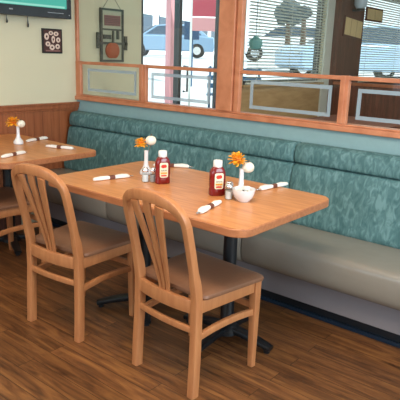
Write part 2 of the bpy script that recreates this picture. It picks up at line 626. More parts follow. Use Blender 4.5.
def blind_window(n, y0, y1, z0, z1, label, bl):
    bm = bm_new()
    for d in ((-0.10, -0.03, y0, y0 + .05, z0, z1), (-0.10, -0.03, y1 - .05, y1, z0, z1),
              (-0.10, -0.03, y0 + .05, y1 - .05, z1 - .05, z1), (-0.10, -0.03, y0 + .05, y1 - .05, z0, z0 + .05)):
        add_box(bm, *d)
    o = obj('window_%d' % n, bm, M['dark_frame'], smooth=False)
    tag(o, label, 'window', kind='structure')
    bm = bm_new()
    add_box(bm, -0.075, -0.070, y0 + .05, y1 - .05, z0 + .05, z1 - .05)
    obj('pane', bm, M['glass'], o, smooth=False)
    t = thing('venetian_blind', bl, 'blind', (0.0, (y0 + y1) / 2, z0))
    h = z1 - z0
    hw = (y1 - y0) / 2 - .03
    bm = bm_new()
    k = 0
    z = .05
    while z < h - .06:
        c, s = math.cos(R(22)) * .017, math.sin(R(22)) * .017
        r = [(.03 - c, z - s), (.03 + c, z + s), (.03 + c, z + s + .002), (.03 - c, z - s + .002)]
        skin_rings(bm, [[(x, -hw, zz) for x, zz in r], [(x, hw, zz) for x, zz in r]])
        z += .036
    obj('slats', bm, M['blind'], t, smooth=False)
    bm = bm_new()
    add_box(bm, .005, .055, -hw, hw, h - .05, h - .005)
    obj('head_rail', bm, M['blind'], t, smooth=False)
    for yy in (-hw * .8, 0, hw * .8):
        bm = bm_new()
        tube(bm, [(.05, yy, .03), (.05, yy, h - .05)], .003, 6)
        obj('ladder_cord', bm, M['blind'], t)
    box('bottom_rail', (.015, .045, -hw, hw, .012, .03), M['blind'], t)
    return o
blind_window(7, 2.36, 4.2, 1.04, 2.35, 'window with a blind beyond the wide column', 'pale horizontal slat blind just right of the wide wood column')
blind_window(8, 5.2, 8.2, 1.04, 2.35, 'window with a blind at the far right', 'pale horizontal slat blind at the right edge behind the glass')
strip(13, (0.001, 0.03, 4.22, 4.42, 0, ZC), 'pale casing strip beside the brown column', bevel=0).data.materials[0] = M['blind']
o = struct('trim_14', (0.001, 0.12, 4.42, 5.18, 0, ZC), M['dark_wood'], 'dark brown column with framed notices', 'column')
struct('trim_15', (0.001, 0.016, 2.0, 4.2, 0, 1.02), M['tan_wood'], 'tan panelling below the first blind window', 'panelling')
struct('trim_16', (0.001, 0.016, 5.2, 8.19, 0, 1.02), M['dark_wood'], 'dark brown panelling below the far blind window', 'panelling')
struct('trim_17', (0.001, 0.05, 2.32, 4.24, 1.022, 1.045), M['tan_wood'], 'tan ledge under the first blind window', 'ledge')

# ------------------------------------------------------------------ booth bench
XE = 4.9
bench = thing('booth_bench', 'long booth bench with teal leaf-pattern backrest and taupe vinyl seat along the low wall', 'booth bench')
def extrude_profile(bm, prof, x0, x1, r=.012):
    """yz profile swept along x with slightly pulled-in ends"""
    cy = sum(p[0] for p in prof) / len(prof)
    cz = sum(p[1] for p in prof) / len(prof)
    def ring(x, s):
        out = []
        for yy, zz in prof:
            dx = Vector((yy - cy, zz - cz))
            l = dx.length
            d2 = dx * ((l - s) / l)
            out.append((x, cy + d2.x, cz + d2.y))
        return out
    n = max(2, int((x1 - x0) / .12))
    rings = [ring(x0, r), ring(x0 + r * .35, r * .35), ring(x0 + r, 0)]
    for i in range(1, n):
        rings.append(ring(x0 + r + (x1 - x0 - 2 * r) * i / n, 0))
    rings += [ring(x1 - r, 0), ring(x1 - r * .35, r * .35), ring(x1, r)]
    skin_rings(bm, rings)
def smooth_closed(pts, k=3):
    for _ in range(k):
        out = []
        n = len(pts)
        for i in range(n):
            a, b_ = Vector(pts[i]), Vector(pts[(i+1) % n])
            out.append(a * .75 + b_ * .25)
            out.append(a * .25 + b_ * .75)
        pts = out
    return [tuple(p) for p in pts]
roll = smooth_closed([(-.008, .775), (-.008, .885), (-.06, .892), (-.112, .883), (-.128, .850), (-.133, .80), (-.122, .772), (-.06, .770)], 2)
cush = smooth_closed([(-.010, .40), (-.010, .770), (-.06, .772), (-.124, .770), (-.140, .745), (-.165, .62), (-.190, .50), (-.200, .43), (-.16, .40)], 2)
for x0, x1 in ((0.045, 2.170), (2.174, 4.30), (4.304, XE)):
    bm = bm_new()
    extrude_profile(bm, cush, x0, x1)
    bk = obj('backrest_cushion', bm, M['fabric'], bench)
    bm = bm_new()
    extrude_profile(bm, roll, x0, x1)
    obj('top_roll', bm, M['fabric'], bk)
seatp = smooth_closed([(-.12, .26), (-.12, .415), (-.20, .428), (-.36, .436), (-.53, .434), (-.578, .425), (-.586, .36), (-.572, .26), (-.50, .236), (-.30, .24)], 2)
for x0, x1 in ((0.045, 1.010), (1.014, 2.138), (2.142, 3.27), (3.274, 4.4), (4.404, XE)):
    bm = bm_new()
    extrude_profile(bm, seatp, x0, x1, .010)
    obj('seat_cushion', bm, M['vinyl'], bench)
box('front_panel', (0.045, XE, -.495, -.44, .105, .245), M['vinyl_panel'], bench)
box('frame', (0.05, XE - .01, -.44, -.02, .10, .262), M['dark_wood'], bench)
box('toe_kick', (0.05, XE - .02, -.41, -.35, 0.0, .105), M['toe_black'], bench)
box('base_strip', (0.05, XE - .02, -.422, -.41, 0.0, .022), M['toe_base'], bench)

# ------------------------------------------------------------------ tables
def table_top(bm, L, W, z0, z1, r, shrink=0.0):
    pts = rrect(L - 2 * shrink, W - 2 * shrink, r, 8)
    prism(bm, pts, z0, z1)
def pedestal(t, cx, cy, rz, flip=1):
    bm = bm_new()
    lathe(bm, [(.040, .03), (.040, .06), (.034, .075), (.033, .70)], 20, cx, cy)
    p = obj('pedestal_column', bm, M['black_metal'], t)
    bm = bm_new()
    lathe(bm, [(.07, .035), (.068, .055), (.05, .072), (.03, .085)], 20, cx, cy)
    for k in range(4):
        a = rz + k * PI / 2
        d = Vector((math.cos(a), math.sin(a), 0))
        s = Vector((-d.y, d.x, 0))
        pts = [Vector((cx, cy, .056)) + d * .02, Vector((cx, cy, .052)) + d * .10, Vector((cx, cy, .040)) + d * .19, Vector((cx, cy, .026)) + d * .262]
        bar(bm, pts, [(.06, .030), (.056, .028), (.052, .026), (.044, .022)], s, .006)
        lathe(bm, [(.016, 0), (.016, .02)], 10, cx + d.x * .24, cy + d.y * .24)
    obj('cross_base', bm, M['black_metal'], t)
    bm = bm_new()
    for a in (rz, rz + PI / 2):
        d = Vector((math.cos(a), math.sin(a), 0))
        s = Vector((-d.y, d.x, 0))
        bar(bm, [Vector((cx, cy, .704)) - d * .2, Vector((cx, cy, .704)) + d * .2], (.05, .012), s, .003)
    obj('top_bracket', bm, M['black_metal'], t)

t1 = thing('dining_table', 'rectangular wood dining table in the centre with two bottles of ketchup', 'table', (2.078, -1.008, 0))
bm = bm_new()
table_top(bm, 1.245, .745, .714, .7485, .075)
obj('table_edge', bm, M['table_edge'], t1, bevel=.004)
bm = bm_new()
table_top(bm, 1.245, .745, .7485, .7500, .075, .0035)
obj('tabletop', bm, M['table_wood'], t1)
pedestal(t1, .238, .088, R(2))
pedestal(t1, -.32, .06, R(48))

t0 = thing('dining_table', 'wood dining table against the left wall, nearer the television', 'table', (0.535, -0.990, 0))
bm = bm_new()
table_top(bm, .99, .70, .714, .7485, .06)
obj('table_edge', bm, M['table_edge'], t0, bevel=.004)
bm = bm_new()
table_top(bm, .99, .70, .7485, .7500, .06, .0035)
obj('tabletop', bm, M['table_wood'], t0)
pedestal(t0, -.185, .09, R(-22))

# ------------------------------------------------------------------ chairs
def make_chair(label, loc, rz):
    t = thing('dining_chair', label, 'chair', loc, rz, 'fan back wooden dining chairs')
    cw = M['chair_wood']
    # rear legs run on upward as back posts
    def by(z):            # backward lean of the back above the seat
        return 0 if z < .44 else -.082 * ((z - .44) / .36) ** 1.15
    for s in (-1, 1):
        bm = bm_new()
        zs = [0, .15, .30, .42, .46, .50, .55, .62, .68, .72, .752]
        pts, wd = [], []
        for z in zs:
            x = s * (.174 + (.004 if z < .3 else 0) - .004 * max(0, (.5 - abs(z - .55) * 2)))
            yy = by(z) - (.012 * (1 - z / .3) if z < .3 else 0)
            pts.append((x, yy, z))
            if z < .44: wd.append((.036, .040))
            elif z < .52: wd.append((.034, .042))
            else: wd.append((.030, .034))
        bar(bm, pts, wd, (1, 0, 0), .006)
        obj('rear_leg', bm, cw, t)
        bm = bm_new()
        bar(bm, [(s * .192, .36, 0), (s * .192, .358, .2), (s * .192, .356, .425)], [(.028, .028), (.034, .034), (.040, .040)], (1, 0, 0), .005)
        obj('front_leg', bm, cw, t)
    # crest rail: an arch in elevation, bowed rearward in plan
    bm = bm_new()
    rings = []
    n = 36
    zb, xh, rise, ex = .738, .172, .108, .80
    def cpt(th):
        c, s_ = math.cos(th), math.sin(th)
        x = xh * abs(c) ** ex * (1 if c >= 0 else -1)
        z = zb + rise * abs(s_) ** ex
        u = x / xh
        return Vector((-x, by(min(z, .80)) - .030 * (1 - u * u), z))
    for i in range(n + 1):
        th = PI * i / n
        p = cpt(th)
        t_ = (cpt(min(PI, th + .04)) - cpt(max(0, th - .04))).normalized()
        up = Vector((0, 1, 0)).cross(t_).normalized()
        if up.z < 0 and abs(t_.x) > .2: up = -up
        s_ = math.sin(th)
        wdt = .031 + .016 * s_ ** 1.5
        nrm = Vector((-t_.z, 0, t_.x)).normalized()     # outward, in the plane of the back
        rings.append([p + nrm * a + Vector((0, 1, 0)) * b_ for a, b_ in rrect(wdt, .034, .007, 2)])
    skin_rings(bm, rings)
    obj('crest_rail', bm, cw, t)
    # lower back rail
    def lowrail(u):
        return Vector((.170 * u, -.002 - .020 * (1 - u * u), .398))
    bm = bm_new()
    bar(bm, [lowrail(-1 + 2 * i / 10) for i in range(11)], (.060, .022), (0, 0, 1), .004)
    obj('back_rail', bm, cw, t)
    # three fanned slats
    for k in (-1, 0, 1):
        bm = bm_new()
        pts, wd = [], []
        for i in range(11):
            f = i / 10
            z = .418 + f * (.828 - .418 - (.012 if k else 0))
            x = k * (.0215 + .050 * f ** 1.4)
            yb = by(min(z, .80)) - .014 - .024 * f
            pts.append((x, yb, z))
            wd.append((.0165 + .026 * f ** 1.2, .012))
        bar(bm, pts, wd, (1, 0, 0), .003)
        obj('back_slat', bm, cw, t)
    # aprons
    for s in (-1, 1):
        bm = bm_new()
        bar(bm, [(s * .176, .0, .398), (s * .191, .35, .398)], (.054, .022), (0, 0, 1), .003)
        obj('side_apron', bm, cw, t)
        bm = bm_new()
        pts = []
        for i in range(9):
            f = i / 8
            pts.append((s * (.176 + .015 * f), .36 * f, .262 + .030 * 4 * f * (1 - f) * .5 + .010 * f))
        bar(bm, pts, (.030, .020), (0, 0, 1), .004)
        obj('side_stretcher', bm, cw, t)
    bm = bm_new()
    bar(bm, [(-.19, .357, .398), (.19, .357, .398)], (.054, .022), (0, 0, 1), .003)
    obj('front_apron', bm, cw, t)
    bm = bm_new()
    bar(bm, [(-.19, .357, .300), (.19, .357, .300)], (.030, .020), (0, 0, 1), .004)
    obj('front_stretcher', bm, cw, t)
    bm = bm_new()
    bar(bm, [(.174 * u / 5, -.004 - .014 * (1 - (u / 5) ** 2), .296) for u in range(-5, 6)], (.028, .018), (0, 0, 1), .004)
    obj('back_stretcher', bm, cw, t)
    # seat pad: trapezoid with rounded corners and domed top
    bm = bm_new()
    def outline(s):
        q = [(-.200 + s, .015 + s), (.200 - s, .015 + s), (.228 - s, .385 - s), (-.228 + s, .385 - s)]
        pts = []
        r = .03
        for i in range(4):
            a, b_, c = Vector(q[i-1]), Vector(q[i]), Vector(q[(i+1) % 4])
            d1, d2 = (a - b_).normalized(), (c - b_).normalized()
            for k in range(6):
                f = k / 5
                pts.append(tuple((b_ + d1 * r * (1 - f)) * (1 - f) + (b_ + d2 * r * f) * f))
        return pts
    prof = [(.012, .425), (.003, .428), (0, .436), (.003, .446), (.014, .453), (.035, .4575), (.08, .460), (.13, .461)]
    rings = [[(x, yy, z) for x, yy in outline(s)] for s, z in prof]
    skin_rings(bm, rings)
    obj('seat', bm, M['seat_pad'], t)
    return t
ch = make_chair('fan back wooden chair nearest the camera, pushed up to the centre of the middle table', (2.351, -1.405, 0), R(-4))
dup(ch, (1.637, -1.454, 0), R(4.5), 'fan back wooden chair at the left end of the middle table')
dup(ch, (0.635, -1.318, 0), R(0), 'wooden chair cut off by the left edge, tucked under the left table')

# ------------------------------------------------------------------ table things
def place(o, x, y, rz=0, z=.7502):
    o.location = (x, y, z)
    o.rotation_euler = (0, 0, rz)
    return o

def make_ketchup(label):
    t = thing('ketchup_bottle', label, 'ketchup bottle', group='ketchup bottles on the middle table')
    bm = bm_new()
    prof = [(.030, .019, 0), (.034, .0215, .004), (.034, .022, .030), (.0325, .021, .038), (.034, .022, .048), (.034, .022, .095),
            (.033, .0215, .110), (.028, .020, .124), (.020, .0175, .133), (.0165, .0160, .137)]
    rings = []
    for a, b_, z in prof:
        ring = []
        a, b_ = a * 1.12, b_ * 1.12
        for k in range(28):
            th = 2 * PI * k / 28
            c, s = math.cos(th), math.sin(th)
            e = .7
            ring.append((a * abs(c) ** e * (1 if c >= 0 else -1), b_ * abs(s) ** e * (1 if s >= 0 else -1), z))
        rings.append(ring)
    skin_rings(bm, rings)
    obj('bottle', bm, M['ketchup_red'], t)
    bm = bm_new()
    lathe(bm, [(.0195, .133), (.0215, .136), (.0215, .158), (.0200, .164), (.012, .166)], 24)
    obj('cap', bm, M['cap_white'], t)
    # label on the front face
    bm = bm_new()
    def lab(x0, x1, z0, z1, yy, mat, nm, par, r=.004):
        bm = bm_new()
        pts = rrect(x1 - x0, z1 - z0, r, 4)
        cx, cz = (x0 + x1) / 2, (z0 + z1) / 2
        skin_rings(bm, [[(cx + a, yy, cz + b_) for a, b_ in pts], [(cx + a, yy - .0012, cz + b_) for a, b_ in pts]])
        return obj(nm, bm, mat, par, smooth=False)
    L_ = lab(-.021, .021, .034, .108, -.0242, M['label_cream'], 'front_label', t, .008)
    # tomato emblem, dark script word and gold band
    bm = bm_new()
    for cx, cz, rx, rz_ in ((-.004, .090, .0105, .009), (.005, .091, .009, .0085)):
        skin_rings(bm, [[(cx + rx * math.cos(2*PI*k/16), yy, cz + rz_ * math.sin(2*PI*k/16)) for k in range(16)] for yy in (-.0252, -.0262)])
    obj('tomato_emblem', bm, M['label_red'], L_)
    bm = bm_new()
    for i in range(6):
        x = -.014 + i * .0052
        pts = [(x, -.0260, .066), (x + .0022, -.0260, .074 - .003 * (i % 2)), (x + .0040, -.0260, .067)]
        tube(bm, pts, .0011, 6)
    obj('script_lettering', bm, M['label_dark'], L_)
    lab(-.017, .017, .052, .060, -.0251, M['label_gold'], 'gold_band', L_, .002)
    lab(-.014, .014, .040, .047, -.0251, M['label_red'], 'red_band', L_, .002)
    return t
k1 = make_ketchup('red ketchup bottle beside the far left vase on the middle table')
FACE = R(-32)
place(k1, 1.950, -1.020, R(60))
k2 = dup(k1, (2.288, -1.010, .7502), R(58), 'red ketchup bottle in front of the orange blossom, left of the white bowl')

def bud_vase(label, x, y, fl, pump, flower_r, group='white bud vases on the tables', lean=(0, 0)):
    t = thing('bud_vase', label, 'vase', (x, y, .7502), 0, group)
    bm = bm_new()
    lathe(bm, [(.026, 0), (.032, .003), (.034, .012), (.031, .024), (.020, .036), (.0125, .052), (.0105, .080), (.0105, .115), (.0120, .130), (.0095, .130), (.0085, .11)], 24)
    obj('vase_body', bm, M['ceramic'], t)
    # flower head
    fx, fy, fz = fl
    bm = bm_new()
    tube(bm, [(0, 0, .09), (fx * .5, fy * .5, (fz + .11) / 2 + .01), (fx, fy, fz)], .0016, 6)
    obj('flower_stem', bm, M['leaf'], t)
    bm = bm_new()
    rnd = random.Random(label)
    for cnt, rad, el in ((9, 1.0, -25), (12, 1.0, 5), (11, .98, 32), (8, .88, 58), (5, .75, 80)):
        for k in range(cnt):
            a = 2 * PI * k / cnt + rnd.uniform(-.25, .25)
            e_ = R(el + rnd.uniform(-9, 9))
            d = Vector((math.cos(a) * math.cos(e_), math.sin(a) * math.cos(e_), math.sin(e_)))
            s = Vector((-math.sin(a), math.cos(a), 0))
            n_ = d.cross(s)
            L_ = flower_r * rad * rnd.uniform(.82, 1.12)
            wv = flower_r * .26
            c = Vector((fx, fy, fz))
            p1 = c + d * L_ * .6 + n_ * L_ * .06
            p2 = c + d * L_
            th = n_ * .0012
            vs = [c - s * .002, p1 - s * wv, p2 - s * wv * .45, p2 + d * wv * .3, p2 + s * wv * .45, p1 + s * wv, c + s * .002]
            skin_rings(bm, [[v for v in vs], [v + th for v in vs]])
    fh = obj('flower_head', bm, M['orange_petal'], t, smooth=False)
    bm = bm_new()
    bmesh.ops.create_icosphere(bm, subdivisions=2, radius=flower_r * .45, matrix=Matrix.Translation((fx, fy, fz + flower_r * .1)))
    obj('flower_centre', bm, M['deep_orange'], fh)
    bm = bm_new()
    for k in range(4):
        a = k * PI / 2 + .5
        d = Vector((math.cos(a), math.sin(a), -.35))
        s = Vector((-math.sin(a), math.cos(a), 0))
        c = Vector((fx, fy, fz - .004))
        l = flower_r * 1.15
        vs = [c, c + d * l * .5 - s * l * .16, c + d * l, c + d * l * .5 + s * l * .16]
        skin_rings(bm, [vs, [v + Vector((0, 0, .001)) for v in vs]])
    obj('leaf', bm, M['leaf'], t, smooth=False)
    # little white pumpkin on a pick
    px, py, pz, pr = pump
    bm = bm_new()
    rings = []
    nl, ns = 12, 40
    for i in range(1, nl):
        ph = PI * i / nl
        ring = []
        for k in range(ns):
            a = 2 * PI * k / ns
            rr = pr * math.sin(ph) ** .85 * (1 - .07 * abs(math.cos(a * 4)) ** 6)
            ring.append((px + rr * math.cos(a), py + rr * math.sin(a), pz - pr * .86 * math.cos(ph)))
        rings.append(ring)
    skin_rings(bm, rings)
    pk = obj('white_pumpkin', bm, M['pumpkin_white'], t)
    bm = bm_new()
    tube(bm, [(px, py, pz + pr * .80), (px + .002, py, pz + pr * 1.0), (px + .006, py, pz + pr * 1.15)], [.0045, .003, .0022], 8)
    obj('pumpkin_stem', bm, M['pumpkin_stem'], pk)
    bm = bm_new()
    tube(bm, [(0, 0, .09), (px * .6, py * .6, .13), (px, py, pz - pr * .8)], .0015, 6)
    obj('pick', bm, M['pumpkin_stem'], t)
    return t
# image right direction on the table is about (0.77, 0.63)
rx_, ry_ = .774, .633
def side(a, up):
    return (rx_ * a, ry_ * a, up)
bud_vase('white bud vase with orange flower and pumpkin behind the shakers left of both ketchup bottles', 1.753, -0.938,
         side(-.028, .166), (*side(.024, .184), .0285), .036)
bud_vase('white bud vase with a big orange blossom standing behind the white bowl', 2.375, -0.941,
         side(-.024, .166), (*side(.028, .136), .0285), .044)
bud_vase('white bud vase with orange flower and pumpkin on the left table', .497, -.895,
         side(-.030, .145), (*side(.022, .138), .028), .046)

def make_shaker(label, fill, g):
    t = thing('shaker', label, 'shaker', group=g)
    bm = bm_new()
    prof = [(.017, 0), (.0185, .003), (.0180, .03), (.0165, .055)]
    rings = []
    for r, z in prof:
        rings.append([(r * (1 + .05 * math.cos(10 * a)) * math.cos(a), r * (1 + .05 * math.cos(10 * a)) * math.sin(a), z) for a in [2*PI*k/40 for k in range(40)]])
    skin_rings(bm, rings)
    obj('glass_body', bm, M['shaker_glass'], t)
    bm = bm_new()
    lathe(bm, [(.0145, .003), (.0150, .038)], 20)
    obj('contents', bm, M[fill], t)
    bm = bm_new()
    lathe(bm, [(.0172, .053), (.0178, .056), (.0175, .064), (.012, .072), (.005, .074)], 20)
    obj('metal_cap', bm, M['chrome'], t)
    return t
s1 = make_shaker('glass salt shaker in front of the far left vase on the middle table', 'salt', 'salt and pepper shakers')
place(s1, 1.872, -1.062)
s2 = dup(s1, (2.372, -1.030, .7502), 0, 'glass salt shaker between the right ketchup bottle and the white bowl')
p1 = make_shaker('glass pepper shaker beside the left ketchup bottle', 'pepper', 'salt and pepper shakers')
place(p1, 1.900, -1.035)
dup(p1, (2.350, -.997, .7502), 0, 'glass pepper shaker just behind the salt shaker by the white bowl')

# bowl of small packets
t = thing('condiment_bowl', 'white round bowl of small packets on the middle table', 'bowl', (2.440, -1.010, .7502))
bm = bm_new()
lathe(bm, [(.024, 0), (.027, .004), (.042, .020), (.050, .042), (.052, .058), (.0495, .058), (.046, .042), (.036, .022), (.018, .010)], 32)
obj('bowl_body', bm, M['ceramic'], t)
rnd = random.Random(3)
for i, (a, r, tilt) in enumerate([(0, .018, 60), (1.2, .020, 55), (2.4, .018, 65), (3.6, .020, 58), (4.9, .018, 62), (5.6, .006, 80)]):
    pk = thing('sweetener_packet', 'small white packet standing in the white bowl', 'packet', (2.440 + r * math.cos(a), -1.01 + r * math.sin(a), .7502 + .045), a + .4, 'packets in the white bowl')
    bm = bm_new()
    bar(bm, [(0, 0, -.024), (0, .001, 0), (.001, .002, .022)], [(.024, .001), (.026, .004), (.025, .001)], (1, 0, 0), .0004)
    o = obj('packet_paper', bm, M['napkin'], pk)
    o.rotation_euler = (R(12), R(18 if i % 2 else -14), 0)
    box('print_strip', (-.008, .008, -.0035, -.0025, .002, .008), M['label_dark'] if i % 2 else M['leaf'], o)

def make_napkin(label, g):
    t = thing('napkin_roll', label, 'napkin roll', group=g)
    bm = bm_new()
    pts, wd = [], []
    prof = [(-.103, .014, .010), (-.098, .022, .016), (-.06, .030, .021), (-.022, .024, .019), (0, .019, .017), (.022, .025, .019), (.06, .034, .022), (.088, .032, .019), (.100, .024, .012)]
    for y_, a, b_ in prof:
        pts.append((0, y_, b_ / 2 + .0005))
        wd.append((a, b_))
    wd = [(a * .88, b_ * .92) for a, b_ in wd]
    bar(bm, pts, wd, (1, 0, 0), .006)
    obj('napkin_cloth', bm, M['napkin'], t)
    bm = bm_new()
    bar(bm, [(0, -.015, .0098), (0, .015, .0098)], (.0240, .0205), (1, 0, 0), .007)
    obj('paper_band', bm, M['napkin_band'], t)
    bm = bm_new()
    bar(bm, [(0, .095, .008), (.001, .110, .007), (.002, .122, .006)], [(.010, .003), (.013, .003), (.008, .002)], (1, 0, 0), .001)
    obj('cutlery_handle', bm, M['chrome'], t)
    return t
def nap_at(a, b_, label, proto=None, g='rolled napkins on the tables', flip=False):
    a, b_ = Vector(a), Vector(b_)
    c = (a + b_) / 2
    d = (b_ - a)
    if flip: d = -d
    rz = math.atan2(-d.x, d.y)
    if proto is None:
        n = make_napkin(label, g)
        return place(n, c.x, c.y, rz)
    return dup(proto, (c.x, c.y, .7502), rz, label)
n0 = nap_at((1.690, -1.246), (1.742, -1.046), 'rolled white napkin at the left end of the middle table')
nap_at((1.628, -.738), (1.780, -.630), 'rolled white napkin behind the left ketchup bottle, near the booth', n0)
nap_at((2.438, -1.318), (2.390, -1.112), 'rolled white napkin at the front of the middle table between chair and bowl', n0, flip=True)
nap_at((2.376, -.786), (2.408, -.580), 'rolled white napkin right of the white bowl, near the booth', n0, flip=True)
nap_at((.880, -1.262), (.815, -1.050), 'rolled white napkin on the front edge of the left table', n0)
nap_at((.705, -.826), (.905, -.752), 'rolled white napkin nearest the right corner of the left table', n0)
nap_at((.460, -.800), (.420, -.620), 'rolled white napkin behind the vase on the left table', n0)

# ------------------------------------------------------------------ television wall
t = thing('television', 'black flat television with teal picture at the top left', 'television', (0, -.125, 1.605))
W_, H_ = 1.02, .60
bm = bm_new()
add_box(bm, .055, .10, -W_, 0, 0, H_)
obj('housing', bm, M['tv_black'], t, bevel=.006, smooth=False)
bm = bm_new()
for d in ((.10, .108, -W_, 0, .0, .072), (.10, .108, -W_, 0, H_ - .04, H_), (.10, .108, -.042, 0, .072, H_ - .04), (.10, .108, -W_, -W_ + .042, .072, H_ - .04)):
    add_box(bm, *d)
obj('bezel', bm, M['tv_black'], t, bevel=.003, smooth=False)
scn = box('screen', (.1005, .103, -W_ + .042, -.042, .072, H_ - .04), M['screen_teal'], t)
box('picture_box', (.1031, .1036, -.62, -.44, .105, .30), M['screen_box'], scn)
box('picture_bar', (.1031, .1036, -.96, -.06, .076, .090), M['screen_bar'], scn)
bm = bm_new()
add_box(bm, .1081, .1086, -.22, -.075, .036, .040)
obj('bezel_mark', bm, M['tv_mark'], t, smooth=False)
bm = bm_new()
add_box(bm, .1081, .1086, -.545, -.515, .036, .045)
obj('bezel_mark', bm, M['tv_mark'], t, smooth=False)
bm = bm_new()
lathe(bm, [(.004, 0), (.004, .002)], 12)
o = obj('power_light', bm, M['tv_mark'], t)
o.rotation_euler = (0, R(90), 0)
o.location = (.108, -.022, .028)
box('wall_mount', (0.001, .055, -.70, -.32, .12, .45), M['tv_black'], t)
for yy, l in ((-.52, .052), (-.345, .075)):
    bm = bm_new()
    tube(bm, [(.03, yy, .0), (.03, yy, -.3 * l), (.028, yy + .004, -l * .8), (.03, yy, -l)], [.003, .003, .007, .006], 8)
    obj('hanging_cable', bm, M['tv_black'], t)

t = thing('wall_picture', 'small dark framed picture of round cream rings on the left wall', 'picture', (0, -.24, 1.345))
bm = bm_new()
add_box(bm, .001, .016, -.095, .09, 0, .185)
obj('frame', bm, M['print_black'], t, smooth=False, bevel=.002)
pn = box('panel', (.0162, .0175, -.083, .078, .012, .173), M['print_brown'], t)
bm = bm_new()
for yy, zz, a, b_ in ((-.058, .125, .022, .026), (-.018, .152, .021, .016), (.030, .148, .024, .017), (.003, .105, .017, .028),
                      (.050, .102, .020, .020), (-.048, .070, .023, .019), (.042, .052, .022, .020), (-.010, .045, .025, .021)):
    n = 18
    def loop(sa, x):
        return [(x, yy + a * sa * math.cos(2*PI*k/n), zz + b_ * sa * math.sin(2*PI*k/n)) for k in range(n)]
    r1 = [bm.verts.new(p) for p in loop(1, .0176)]
    r2 = [bm.verts.new(p) for p in loop(.72, .0215)]
    r3 = [bm.verts.new(p) for p in loop(.36, .0180)]
    for A_, B_ in ((r1, r2), (r2, r3)):
        for k in range(n):
            bm.faces.new((A_[k], A_[(k+1) % n], B_[(k+1) % n], B_[k]))
obj('cream_ring', bm, M['cream'], pn)
box('caption_strip', (.0176, .0182, -.07, .065, .014, .024), M['sign_rose'], pn)

# hanging autumn sign on the wall beyond the partition
t = thing('hanging_sign', 'weathered hanging autumn sign with an orange pumpkin behind the left glass', 'sign', (0, .375, 1.285))
bm = bm_new()
for d in ((.004, .024, -.132, -.112, 0, .44), (.004, .024, .112, .128, 0, .44), (.004, .024, -.112, .112, 0, .018), (.004, .024, -.112, .112, .424, .44),
          (.004, .020, -.112, .112, .262, .276)):
    add_box(bm, *d)
obj('frame', bm, M['sign_dark'], t, smooth=False)
bd = box('board', (.003, .012, -.112, .112, .018, .424), M['sign_grey'], t)
box('text_panel', (.0121, .016, -.085, .095, .300, .385), M['sign_rose'], bd)
bm = bm_new()
for i in range(5):
    add_box(bm, .0161, .0170, -.075, .085, .309 + i * .015, .3125 + i * .015)
obj('text_lines', bm, M['sign_dark'], bd, smooth=False)
bm = bm_new()
for d in ((.013, .030, -.175, -.145, .11, .24), (.013, .030, -.145, .17, .145, .165), (.013, .030, .135, .165, .10, .22), (.013, .030, -.10, -.02, .19, .225),
          (.013, .03, .0, .012, .165, .26), (.013, .03, .05, .07, .19, .262)):
    add_box(bm, *d)
obj('fence_cutout', bm, M['sign_dark'], t, smooth=False)
bm = bm_new()
rings = []
for i in range(1, 9):
    ph = PI * i / 9
    rings.append([(.025 + .022 * math.sin(ph) * math.sin(a) , -.005 + .082 * math.sin(ph) ** .7 * math.cos(a) * (1 - .05 * abs(math.cos(3*a))), .095 - .068 * math.cos(ph)) for a in [2*PI*k/24 for k in range(24)]])
skin_rings(bm, rings)
pm = obj('pumpkin_cutout', bm, M['sign_rust'], t)
bm = bm_new()
tube(bm, [(.025, -.005, .155), (.025, .0, .185), (.025, .012, .20)], [.010, .007, .006], 8)
obj('pumpkin_stem', bm, M['sign_dark'], pm)
bm = bm_new()
tube(bm, [(.014, -.10, .44), (.010, 0, .56), (.014, .10, .44)], .0018, 6)
obj('hanging_wire', bm, M['sign_dark'], t)

# ------------------------------------------------------------------ beyond the partition, inside
def notice(name, label, x, y, z, w_, h_, tilt, cols=2):
    t = thing(name, label, 'framed notice', (x, y, z))
    t.rotation_euler = (R(tilt), 0, 0)
    box('frame', (0, .02, -w_/2, w_/2, 0, h_), M['dark_wood'], t)
    n = cols
    for i in range(n):
        a = -w_/2 + .02 + i * (w_ - .04) / n
        box('sheet', (.0201, .023, a + .006, a + (w_ - .04) / n - .006, .025, h_ - .025), M['paper_cream'], t)
notice('framed_notice', 'cream three-panel notice on the brown column behind the glass', .121, 4.81, 1.66, .60, .28, -4, 3)
notice('framed_notice', 'pair of cream framed notices above the far blind', .08, 5.60, 1.93, .60, .20, 0, 2)

t = thing('wall_lamp', 'small glass wall lamp at the top of the brown column', 'lamp', (.121, 4.78, 2.06))
bm = bm_new()
lathe(bm, [(.06, 0), (.085, .04), (.09, .11), (.07, .15)], 20, .11, 0)
obj('lamp_shade', bm, M['lamp_glass'], t)
box('bracket', (0, .11, -.015, .015, -.04, -.01), M['dark_frame'], t)
bm = bm_new()
lathe(bm, [(.05, -.03), (.06, -.005), (.03, .0)], 16, .11, 0)
obj('lamp_holder', bm, M['dark_frame'], t)

t = thing('pendant_lamp', 'round teal glass pendant lamp hanging behind the glass just right of the wide column', 'lamp', (1.05, 1.05, 1.42))
bm = bm_new()
lathe(bm, [(.012, 0), (.040, .012), (.058, .045), (.052, .085), (.022, .11), (.012, .12)], 24)
obj('lamp_shade', bm, M['teal_shade'], t)
bm = bm_new()
tube(bm, [(0, 0, .12), (0, 0, ZC - 1.42)], .003, 6)
obj('cord', bm, M['dark_frame'], t)

